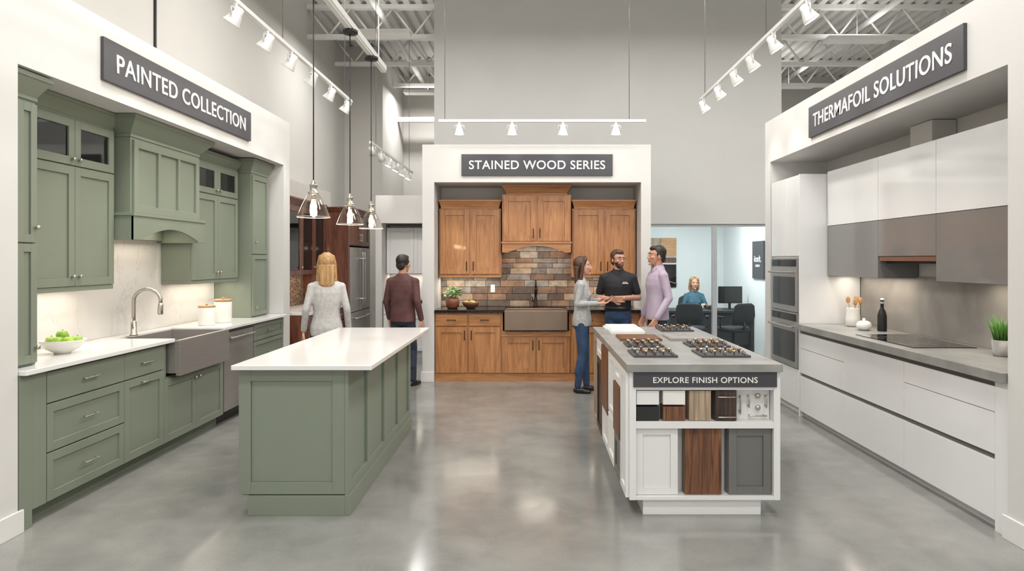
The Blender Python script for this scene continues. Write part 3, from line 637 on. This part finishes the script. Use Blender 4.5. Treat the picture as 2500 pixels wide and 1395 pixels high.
def ochair(p,rz,base=True):
    b=MB()
    b.rings([(0,0,.43,.23,.23),(0,0,.45,.25,.25),(0,0,.50,.24,.24)],chairm)
    b.rings([(0,.22,.55,.2,.03),(0,.24,.7,.23,.035),(0,.26,.86,.2,.03),(0,.265,.9,.14,.02)],chairm)
    b.tube([(0,.2,.46),(0,.26,.5),(0,.25,.6)],.02,black)
    b.cyl((0,0,.1),.025,.34,black)
    for k in range(5):
        a=k*1.2566; e=(.28*math.cos(a),.28*math.sin(a),.07); b.tube([(0,0,.12),e],[.022,.014],black,8); b.ell((e[0],e[1],.03),(.03,.02,.03),black,10,8)
    for s in(-1,1): b.tube([(s*.2,.0,.46),(s*.27,0,.5),(s*.27,0,.66)],.012,black,8); b.rings([(s*.27,-.02,.66,.03,.12),(s*.27,-.02,.685,.03,.12)],black)
    b.finish('office_chair',loc=p,rotz=rz)
ochair((3.3,10.75,0),math.pi+.4); ochair((2.6,10.8,0),math.pi-.3)
ochair((3.05,12.5,0),0)
b=MB(); 
b.box(3.822,3.85,10.85,11.4,1.28,1.92,signm); o=b.finish('wall_poster',.002); bpy.context.view_layer.update()
text('iicsnlt.',(3.82,11.125,1.62),(H90,0,-H90),.34,.11,lett,o); text('DESIGN',(3.82,11.125,1.5),(H90,0,-H90),.2,.04,lett,o)
b=MB()
for (a,c,z0,z1,m) in((2.3,2.58,1.68,2.05,ltwood),(2.58,2.9,1.68,2.05,woodlid),(2.3,2.55,1.45,1.66,grsat),(2.56,2.9,1.55,1.66,walnut),(2.56,2.9,1.05,1.52,blackg),(2.3,2.54,1.05,1.43,espresso)): b.box(a,c-.01,13.17,13.198,z0,z1-.01,m)
b.tube([(2.5,13.15,1.3),(2.7,13.14,1.18),(2.9,13.15,1.12)],.012,nickel,8)
b.finish('wall_sample_board')
# ---------------------------------------------------------------- track lights
def track(name,p0,p1,ts,aims,cables,power,hs=1.0,beam=48,col=(1,.95,.88)):
    p0=Vector(p0);p1=Vector(p1); d=(p1-p0).normalized(); side=d.cross(Vector((0,0,1)))
    b=MB(); w=.018; h=.016
    b.hexa([p0-side*w-Vector((0,0,h)),p1-side*w-Vector((0,0,h)),p1+side*w-Vector((0,0,h)),p0+side*w-Vector((0,0,h)),p0-side*w+Vector((0,0,h)),p1-side*w+Vector((0,0,h)),p1+side*w+Vector((0,0,h)),p0+side*w+Vector((0,0,h))],steelp)
    for t in cables:
        q=p0.lerp(p1,t); b.tube([q,(q.x,q.y,CZ)],.004,chan,6)
    sp=[]
    for i,t in enumerate(ts):
        q=p0.lerp(p1,t); A=Vector(aims[i] if isinstance(aims,list) else aims).normalized()
        b.cyl(q-Vector((0,0,.016+.05*hs)),.018*hs,.05*hs,steelp,seg=12)
        c=q-Vector((0,0,.12*hs)); 
        yk=A.cross(Vector((0,0,1))).normalized()
        b.tube([q-Vector((0,0,.05*hs)),q-Vector((0,0,.06*hs))+yk*.055*hs,c+yk*.058*hs],.006*hs,steelp,6); b.tube([q-Vector((0,0,.05*hs)),q-Vector((0,0,.06*hs))-yk*.055*hs,c-yk*.058*hs],.006*hs,steelp,6)
        b.lathe([(.012,-.075),(.03,-.07),(.034,-.03),(.04,-.02),(.056,.035),(.062,.05),(.064,.06),(.058,.06),(.054,.05)],c,steelp,A,20,closed=False) if hs==1 else b.lathe([(.03*hs,-.07*hs),(.034*hs,-.03*hs),(.06*hs,.06*hs)],c,steelp,A,14)
        b.lathe([(.001,.052*hs),(.054*hs,.05*hs)] if hs==1 else [(.001,.063*hs),(.054*hs,.062*hs)],c,lampf,A,20,closed=False)
        b.lathe([(.02*hs,-.078*hs),(.02*hs,-.07*hs)],c,steelp,A,12)
        sp.append((c+A*.07*hs,A))
    o=b.finish(name)
    for c,A in sp: spot(c,A,power,beam,.8,col,.04,o)
    return o
zt=3.52
yh=[4.85,5.43,5.97,6.54,7.14,7.74]
track('track_light',(-2.2,2.5,zt),(-2.2,7.95,zt),[(y-2.5)/5.45 for y in yh],(-.7,.05,-1.0),[.2,.6,.95],21)
yr=[5.0,5.71,6.28,6.79,7.38,8.04]
track('track_light',(2.1,2.5,3.6),(2.1,8.15,3.6),[(y-2.5)/5.65 for y in yr],(.6,-.05,-1.0),[.25,.6,.97],20)
track('track_light',(-1.16,8.1,3.32),(1.4,8.1,3.32),[.1,.355,.6,.855],(0,.3,-1.0),[.03,.92],19)
track('track_light',(-2.2,8.9,3.2),(-2.2,12.0,3.2),[.03,.2,.38,.55,.72,.9],[(.05,.9,-1),(.2,.8,-1)]+[(-.4,-.1,-1)]*4,[.1,.9],18,.9)
bulbg=Emit('frosted_warm_bulb',(255,196,120),9)
Rim=M('glass_rim',(190,188,184),.1)
def pendant(p,ztop):
    b=MB(); x,y,z=p
    b.lathe([(.104,0),(.1,.012),(.075,.075),(.045,.135),(.028,.15)],(x,y,z),pglass,seg=36,closed=False)
    b.tube([(x+.104*math.cos(i*math.pi/18),y+.104*math.sin(i*math.pi/18),z) for i in range(37)],.0022,Rim,6)
    b.lathe([(.03,.145),(.034,.152),(.034,.16),(.022,.168),(.022,.2),(.027,.203),(.027,.209),(.018,.215),(.012,.235),(.004,.24)],(x,y,z),nickel,seg=20)
    b.lathe([(.012,.145),(.014,.115)],(x,y,z),nickel,seg=14)
    b.lathe([(.010,.118),(.014,.1),(.022,.075),(.022,.058),(.013,.042),(.002,.037)],(x,y,z),bulbg,seg=20)
    o=b.finish('pendant_lamp')
    b=MB(); b.tube([(x,y,z+.235),(x,y,ztop)],.004,black,6); b.lathe([(.06,0),(.06,-.02),(.05,-.026)],(x,y,ztop),black,seg=24); c=b.finish('cord_and_canopy')
    bpy.context.view_layer.update(); c.parent=o; c.matrix_parent_inverse=o.matrix_world.inverted()
    l=bpy.data.lights.new('bulb_glow','POINT'); l.energy=6; l.color=(1,.78,.5); l.shadow_soft_size=.03
    lo=bpy.data.objects.new('bulb_glow',l); lo.location=(x,y,z-.03); COL.objects.link(lo); bpy.context.view_layer.update(); lo.parent=o; lo.matrix_parent_inverse=o.matrix_world.inverted()
for yy in(4.25,5.1,5.77): pendant((-1.42,yy,1.878),3.385)
b=MB(); b.box(-1.45,-1.39,2.8,6.25,3.40,3.45,steelp); b.box(-1.44,-1.40,2.8,6.25,3.385,3.40,trimw)
for yy in(3.2,6.05): b.tube([(-1.42,yy,3.45),(-1.42,yy,CZ)],.005,steelp,6)
b.finish('pendant_track_rail',.002)
# ---------------------------------------------------------------- lights
for yy in(-2.5,1.0,4.0,7.0):  # unseen ceiling fixtures, added to carry the general room light
    for xx in(-1.8,1.8,5.2):
        b=MB(); b.box(xx-.6,xx+.6,yy-.15,yy+.15,5.3,5.36,steelp); b.box(xx-.57,xx+.57,yy-.12,yy+.12,5.29,5.3,led); b.tube([(xx-.5,yy,5.36),(xx-.5,yy,CZ)],.004,steelp,6); b.tube([(xx+.5,yy,5.36),(xx+.5,yy,CZ)],.004,steelp,6)
        o=b.finish('added_high_bay'); bpy.context.view_layer.update()
        area('added_room_fill',(xx,yy,5.28),1.14,.5,79,(1,.985,.965),parent=o)
        area('added_deck_fill',(xx,yy,5.37),1.0,.2,14,(1,.985,.965),(math.pi,0,0),parent=o)  # upward lamp added to brighten the roof deck
for xx,yy in((-2.4,10.2),(-2.2,13.8),(5.2,10.5),(2.5,12),(5.2,13.3)):  # further fixtures added to light the far end
    b=MB(); b.box(xx-.5,xx+.5,yy-.12,yy+.12,5.1,5.16,steelp); b.tube([(xx,yy,5.16),(xx,yy,CZ)],.004,steelp,6); o=b.finish('added_high_bay'); bpy.context.view_layer.update()
    area('added_room_fill',(xx,yy,5.09),1.,.24,62,(1,.985,.965),parent=o); area('added_deck_fill',(xx,yy,5.17),.9,.2,4.5,(1,.985,.965),(math.pi,0,0),parent=o)  # downward fill, plus an uplight added to brighten the deck
area('front_fill_light',(1,-4.6,2.4),7,3,105,(.98,.985,1),(H90,0,0))  # frontal fill added behind the camera; the front wall has no window
b=MB(); b.box(2.3,3.3,11.0,11.3,2.66,2.7,trimw); o=b.finish('office_ceiling_light'); bpy.context.view_layer.update(); area('office_glow',(2.8,11.15,2.65),.9,.25,70,(.99,1,1),parent=o)
warm=(1,.88,.73)
area('under_cabinet_light',(-3.44,4.7,1.372),.12,.8,2.6,warm); area('under_cabinet_light',(-3.44,6.85,1.36),.12,.9,2.8,warm); area('under_cabinet_light',(-3.4,5.72,1.89),.15,.8,3,warm)
area('under_cabinet_light',(3.2,6.2,1.435),.12,.9,3.2,warm); area('under_cabinet_light',(3.2,4.3,1.435),.12,.9,3.2,warm)
area('under_cabinet_light',(-.85,9.1,1.355),.75,.1,3.6,warm); area('under_cabinet_light',(1.,9.1,1.355),.75,.1,3.6,warm); area('under_cabinet_light',(.05,9.0,1.815),.7,.15,5,warm)
area('under_cabinet_light',(-3.28,9.1,1.395),.1,1.3,3,warm); area('under_cabinet_light',(-2,11.15,1.365),.8,.1,3,warm)
# ---------------------------------------------------------------- PEOPLE
def remesh(mb,vox,sm=4,floor=False):
    me=mb.tomesh(); ob=bpy.data.objects.new('tmp',me); COL.objects.link(ob)
    r=ob.modifiers.new('r','REMESH'); r.mode='VOXEL'; r.voxel_size=vox
    if sm: s=ob.modifiers.new('s','SMOOTH'); s.factor=.5; s.iterations=sm
    dg=bpy.context.evaluated_depsgraph_get(); dg.update(); out=bpy.data.meshes.new_from_object(ob.evaluated_get(dg))
    bpy.data.objects.remove(ob); bpy.data.meshes.remove(me)
    if floor:
        for v in out.vertices:
            if v.co.z<0.002: v.co.z=0.002
    return out
def hand(mb,w,d,n,side,curl=.5):
    w=Vector(w); d=Vector(d).normalized(); n=Vector(n); n=(n-d*n.dot(d)).normalized(); s=d.cross(n)*side
    for k in(-.026,-.009,.009,.026): mb.cap(w+d*.005+s*k*.6,w+d*.085+s*k,.014,.012)
    for k,L,cc in((.03,.07,0),(.01,.08,.05),(-.01,.075,.1),(-.03,.058,.15)):
        p=w+d*.085+s*k; dd=d.copy(); a=0
        for j,f in enumerate((.45,.3,.25)):
            a+=(curl+cc)*(.6 if j==0 else .8); q=p+(d*math.cos(a)+n*math.sin(a))*L*f; mb.cap(p,q,.0092-.0008*j,.0086-.0008*j); p=q
    t0=w+d*.02+s*.025; t1=w+d*.055+s*.055+n*.012; t2=w+d*.085+s*.06+n*.025
    mb.cap(t0,t1,.014,.011); mb.cap(t1,t2,.011,.009)
def person(name,loc,rot,H,fem,P,top,pants,hair,sk,style,yaw=0,pitch=0,drop=0,sleeve=1.0,beard=False,logo=False,glasses=False,belt=False,tuck=False):
    out=MB(); k=H/1.7; S=Matrix.Scale(k,4); dz=Vector((0,0,drop))
    sw=.148 if fem else .178
    t=MB()
    if fem: secs=[(0,0,.84 if not tuck else .95,.165,.118),(0,0,.93,.166,.12),(0,0,1.03,.142,.102),(0,0,1.10,.133,.098),(0,-.005,1.2,.148,.11),(0,0,1.29,.156,.105),(0,.005,1.36,.145,.085),(0,.01,1.395,.115,.068),(0,.01,1.42,.08,.058),(0,.012,1.448,.054,.052)]
    else: secs=[(0,0,.84 if not tuck else .95,.172,.125),(0,0,.95 if not tuck else .97,.166,.12),(0,0,1.05,.16,.115),(0,0,1.15,.168,.118),(0,-.003,1.25,.184,.125),(0,0,1.32,.186,.115),(0,.005,1.375,.17,.095),(0,.01,1.405,.135,.08),(0,.012,1.435,.095,.07),(0,.012,1.465,.064,.062)]
    if drop: secs=secs[1:]
    secs=[(a,b_,z+drop,c,d) for a,b_,z,c,d in secs]; t.rings(secs,None)
    if fem:
        for s in(-1,1): t.ell((s*.062,-.08,1.23+drop),(.056,.044,.055),None)
    ha=MB()
    for s,side in((-1,'R'),(1,'L')):
        sh=Vector((s*sw,.005,1.352 if fem else 1.358))+dz; el=Vector(P['e'+side])+dz; wr=Vector(P['w'+side])+dz
        r0,r1,r2=(.046,.038,.033) if fem else (.056,.046,.037)
        t.ell(sh,(.05 if fem else .06,.048 if fem else .058,.05 if fem else .056),None)
        t.cap(Vector((s*.05,.012,1.41))+dz,sh+Vector((-s*.01,0,.012)),.034 if fem else .044,.036 if fem else .044)
        if sleeve>=1: t.cap(sh,el,r0,r1); t.cap(el,wr.lerp(el,.06),r1,r2*1.02)
        else:
            m_=sh.lerp(el,.72); t.cap(sh,m_,r0,r1+.006); ha.cap(sh.lerp(el,.5),el,r1*.92,r1*.84)
        d=(wr-el).normalized(); ha.cap(el.lerp(wr,.0 if sleeve<1 else .75),wr,r1*.84 if sleeve<1 else .026,.025 if fem else .029)
        hd=Vector(P.get('h'+side,d)); hn=Vector(P.get('n'+side,(-s,0,0)))
        hand(ha,wr+d*.01,hd,hn,P.get('s'+side,s),P.get('curl',.45))
    out.addmesh(remesh(t,.009,6),top,S); out.addmesh(remesh(ha,.0045,2),sk,S)
    t=MB(); hz=.9+drop
    t.rings([(0,.01,hz-.10,.12,.09),(0,.005,hz-.04,.162 if fem else .16,.115),(0,0,hz+.04,.156,.11),(0,0,hz+.10,.145 if fem else .155,.10)],None)
    sh=MB()
    for s,side in((-1,'R'),(1,'L')):
        hp=Vector((s*.083,.0,hz-.03)); kn=Vector(P['k'+side]); an=Vector(P['a'+side])
        t.cap(hp,kn,.087,.06); t.cap(kn+Vector((0,.012,-.06)) if not drop else kn,an.lerp(kn,.45)+Vector((0,.014,0)),.056,.056); t.cap(kn,an+Vector((0,0,.02)),.058,.043 if fem else .052)
        fd=Vector(P.get('f'+side,(s*.12,-1,0))).normalized(); z=Vector((0,0,1)); hs_=.86 if fem else 1
        sh.cap(an-fd*.03-z*(an.z-.036),an+fd*.06-z*(an.z-.038),.034*hs_,.038*hs_); sh.cap(an+fd*.05-z*(an.z-.03),an+fd*.15-z*(an.z-.024),.038*hs_,.026*hs_); sh.cap(an-z*.03,an-z*.045,.034,.036*hs_)
    out.addmesh(remesh(t,.010,4),pants,S); out.addmesh(remesh(sh,.007,3,True),shoe,S)
    if belt: out.rings([tuple(c*k for c in(0,0,.965,.172,.126)),tuple(c*k for c in(0,0,1.0,.17,.125))],shoe)
    HC=Vector((0,-.012,1.585))+dz; R=(Matrix.Rotation(yaw,4,'Z')@Matrix.Rotation(pitch,4,'X')); T=S@Matrix.Translation(HC)@R
    h=MB(); h.ell((0,.015,.03),(.074,.093,.088),None,24,16); h.ell((0,-.028,-.025),(.058,.066,.088),None,20,14); h.ell((0,-.035,-.07),(.046,.048,.04),None); h.ell((0,-.078,-.095),(.02,.016,.016),None)
    h.cap((0,-.09,.012),(0,-.104,-.026),.008,.0115); h.ell((.011,-.095,-.03),.008,None); h.ell((-.011,-.095,-.03),.008,None)
    h.cap((-.038,-.078,.034),(.038,-.078,.034),.012,.012); 
    for s in(-1,1): h.ell((s*.042,-.066,-.02),(.02,.02,.018),None); h.ell((s*.077,.008,-.012),(.01,.018,.03),None,rot=Matrix.Rotation(s*.25,3,'Z'))
    hm=remesh(h,.0055,2)
    def hf(c):
        if beard and c.z<-.035 and c.y<.03 and c.y>-.13 and not(abs(c.x)<.022 and -.072<c.z<-.055) and (c.z<-.05 or abs(c.x)>.045): return hair
        return sk
    out.addmesh(hm,hf,T)
    n=MB(); n.cap(Vector((0,.012,1.38))+dz,Vector((0,.002,1.55))+dz,.056 if not fem else .047,.052 if not fem else .044); out.addmesh(remesh(n,.008,2),sk,S)
    def add(fn,m,v=.006,sm=2):
        q=MB(); fn(q); out.addmesh(remesh(q,v,sm),m,T)
    for s in(-1,1):
        add(lambda q:q.ell((s*.031,-.0825,.012),(.013,.009,.0075),None,12,8),eyew,.0025,0)
        add(lambda q:q.ell((s*.031,-.0895,.012),(.0062,.004,.0062),None,10,6),iris,.0018,0)
        add(lambda q:q.cap((s*.018,-.0925,.031),(s*.046,-.084,.033),.0042,.003),hair,.0025,0)
    add(lambda q:(q.ell((0,-.0925,-.058),(.021,.008,.0042),None),q.ell((0,-.0915,-.065),(.017,.008,.005),None)),lips,.0025,1)
    def hairf(q):
        if style=='short':
            q.ell((0,.03,.048),(.081,.092,.084),None,24,16); q.ell((0,-.03,.088),(.056,.053,.034),None); q.ell((0,.07,-.01),(.066,.042,.07),None)
            for s in(-1,1): q.ell((s*.068,.02,.02),(.014,.042,.036),None)
        else:
            q.ell((0,.03,.045),(.086,.097,.09),None,24,16); q.ell((0,.07,-.06),(.082,.048,.12),None)
            L=-.2 if style=='long' else -.12
            q.rings([(0,.085,L-.03,.05,.02),(0,.085,L,.078,.032),(0,.08,-.08,.086,.04),(0,.07,0,.086,.05)],None)
            for s in(-1,1): q.cap((s*.062,-.03,.085),(s*.083,.0,.0),.024,.02); q.cap((s*.083,.0,.0),(s*.084,.03,L*.8),.02,.024); q.cap((s*.084,.03,L*.8),(s*.07,.03,L-.02),.024,.012); q.cap((s*.02,-.03,.118),(s*.06,-.04,.08),.02,.022)
    add(hairf,hair,.006,3)
    if glasses:
        for s in(-1,1):
            pts=[T@Vector((s*.032+.021*math.cos(a),-.1,.01+.015*math.sin(a))) for a in [i*math.pi/6 for i in range(13)]]; out.tube(pts,.0016,black,6); out.tube([T@Vector((s*.053,-.1,.014)),T@Vector((s*.08,0,.012))],.0016,black,6)
        out.tube([T@Vector((-.011,-.102,.012)),T@Vector((.011,-.102,.012))],.0016,black,6)
    if not fem and top is not c_maroon:
        for s in(-1,1):
            c0=Vector((s*.012,-.068,1.425)); c1=Vector((s*.062,-.03,1.475)); c2=Vector((s*.055,.045,1.485)); c3=Vector((0,.07,1.485))
            pts=[c0,c1,c2,c3]; vs=[];
            for p in pts: vs+= [S@p,S@(p+Vector((p.x*.25,p.y*.35,-.035)))]
            out.poly(vs,[(0,1,3,2),(2,3,5,4),(4,5,7,6)],top,True)
    if logo:
        y=-.131*k
        for i in range(7): out.box(.05*k+i*.011,.058*k+i*.011,y-.002,y+.01,1.288*k,(1.298+.004*(i%2))*k,lett)
        out.box(.06*k,.11*k,y-.002,y+.01,1.306*k,1.311*k,lett)
    return out.finish(name,loc=loc,rotz=rot)
rd=math.radians
person('woman_in_gray_sweater',(.60,7.93,0),rd(82),1.63,True,dict(eR=(-.18,.05,1.12),wR=(-.13,-.2,1.13),nR=(0,0,1),eL=(.18,.02,1.12),wL=(.06,-.23,1.16),nL=(0,0,1),kR=(-.085,-.01,.48),kL=(.085,-.03,.48),aR=(-.08,.05,.07),aL=(.09,-.05,.07),curl=.3),c_gray,c_jean,h_brown,skin,'long',pitch=rd(-3))
person('salesman',(1.08,8.26,0),rd(-8),1.72,False,dict(eR=(-.25,.03,1.11),wR=(-.07,-.21,1.10),hR=(1,-.25,.05),nR=(0,1,-.2),eL=(.25,.03,1.11),wL=(.07,-.23,1.12),hL=(-1,-.1,-.15),nL=(0,1,.2),kR=(-.1,-.01,.48),kL=(.1,-.01,.48),aR=(-.12,.02,.08),aL=(.12,.02,.08),curl=.5),c_black,c_jean,h_auburn,skin2,'short',yaw=rd(32),sleeve=.4,beard=True,logo=True,glasses=True,belt=True,tuck=True)
person('man_in_lilac_shirt',(1.52,7.98,0),rd(-80),1.765,False,dict(eR=(-.235,0,1.11),wR=(-.24,-.08,.87),eL=(.235,.05,1.1),wL=(.23,-.10,.87),kR=(-.1,-.03,.48),kL=(.1,.02,.48),aR=(-.1,0,.08),aL=(.1,.05,.08)),c_lilac,c_jeand,h_dark,skin2,'short',beard=False,pitch=rd(-2))
person('woman_in_white_sweater',(-2.12,6.75,0),rd(197),1.66,True,dict(eR=(-.205,.04,1.12),wR=(-.225,-.05,.89),eL=(.205,.05,1.12),wL=(.23,-.04,.89),kR=(-.085,-.12,.49),kL=(.085,.02,.48),aR=(-.08,-.12,.07),aL=(.09,.2,.1)),c_white,c_jeand,h_blond,skin,'long')
person('man_in_maroon_sweater',(-1.63,8.25,0),rd(160),1.66,False,dict(eR=(-.225,.03,1.11),wR=(-.24,-.05,.87),eL=(.225,.03,1.11),wL=(.235,-.06,.87),kR=(-.085,-.1,.49),kL=(.085,.02,.48),aR=(-.08,-.1,.08),aL=(.09,.16,.1)),c_maroon,c_jeand,h_dark,skin2,'short')
person('receptionist',(3.05,12.38,0),rd(0),1.7,True,dict(eR=(-.22,-.08,1.14),wR=(-.1,-.3,1.2),nR=(0,0,-1),eL=(.22,-.08,1.14),wL=(.12,-.3,1.2),nL=(0,0,-1),kR=(-.1,-.42,.5),kL=(.1,-.42,.5),aR=(-.1,-.4,.08),aL=(.1,-.4,.08)),c_teal,c_jeand,h_blond,skin,'bob',drop=-.43)
# ---------------------------------------------------------------- world + camera
w=bpy.data.worlds.new('world'); SC.world=w; w.use_nodes=True; w.node_tree.nodes['Background'].inputs[0].default_value=(.8,.85,.9,1); w.node_tree.nodes['Background'].inputs[1].default_value=.5
cam=bpy.data.cameras.new('camera'); co=bpy.data.objects.new('camera',cam); COL.objects.link(co); co.location=(0,0,1.6); co.rotation_euler=(H90,0,0)
cam.sensor_width=36; cam.lens=23.04; cam.shift_x=-.02; cam.shift_y=-.025; cam.clip_start=.05; SC.camera=co
SC.view_settings.view_transform='Standard'
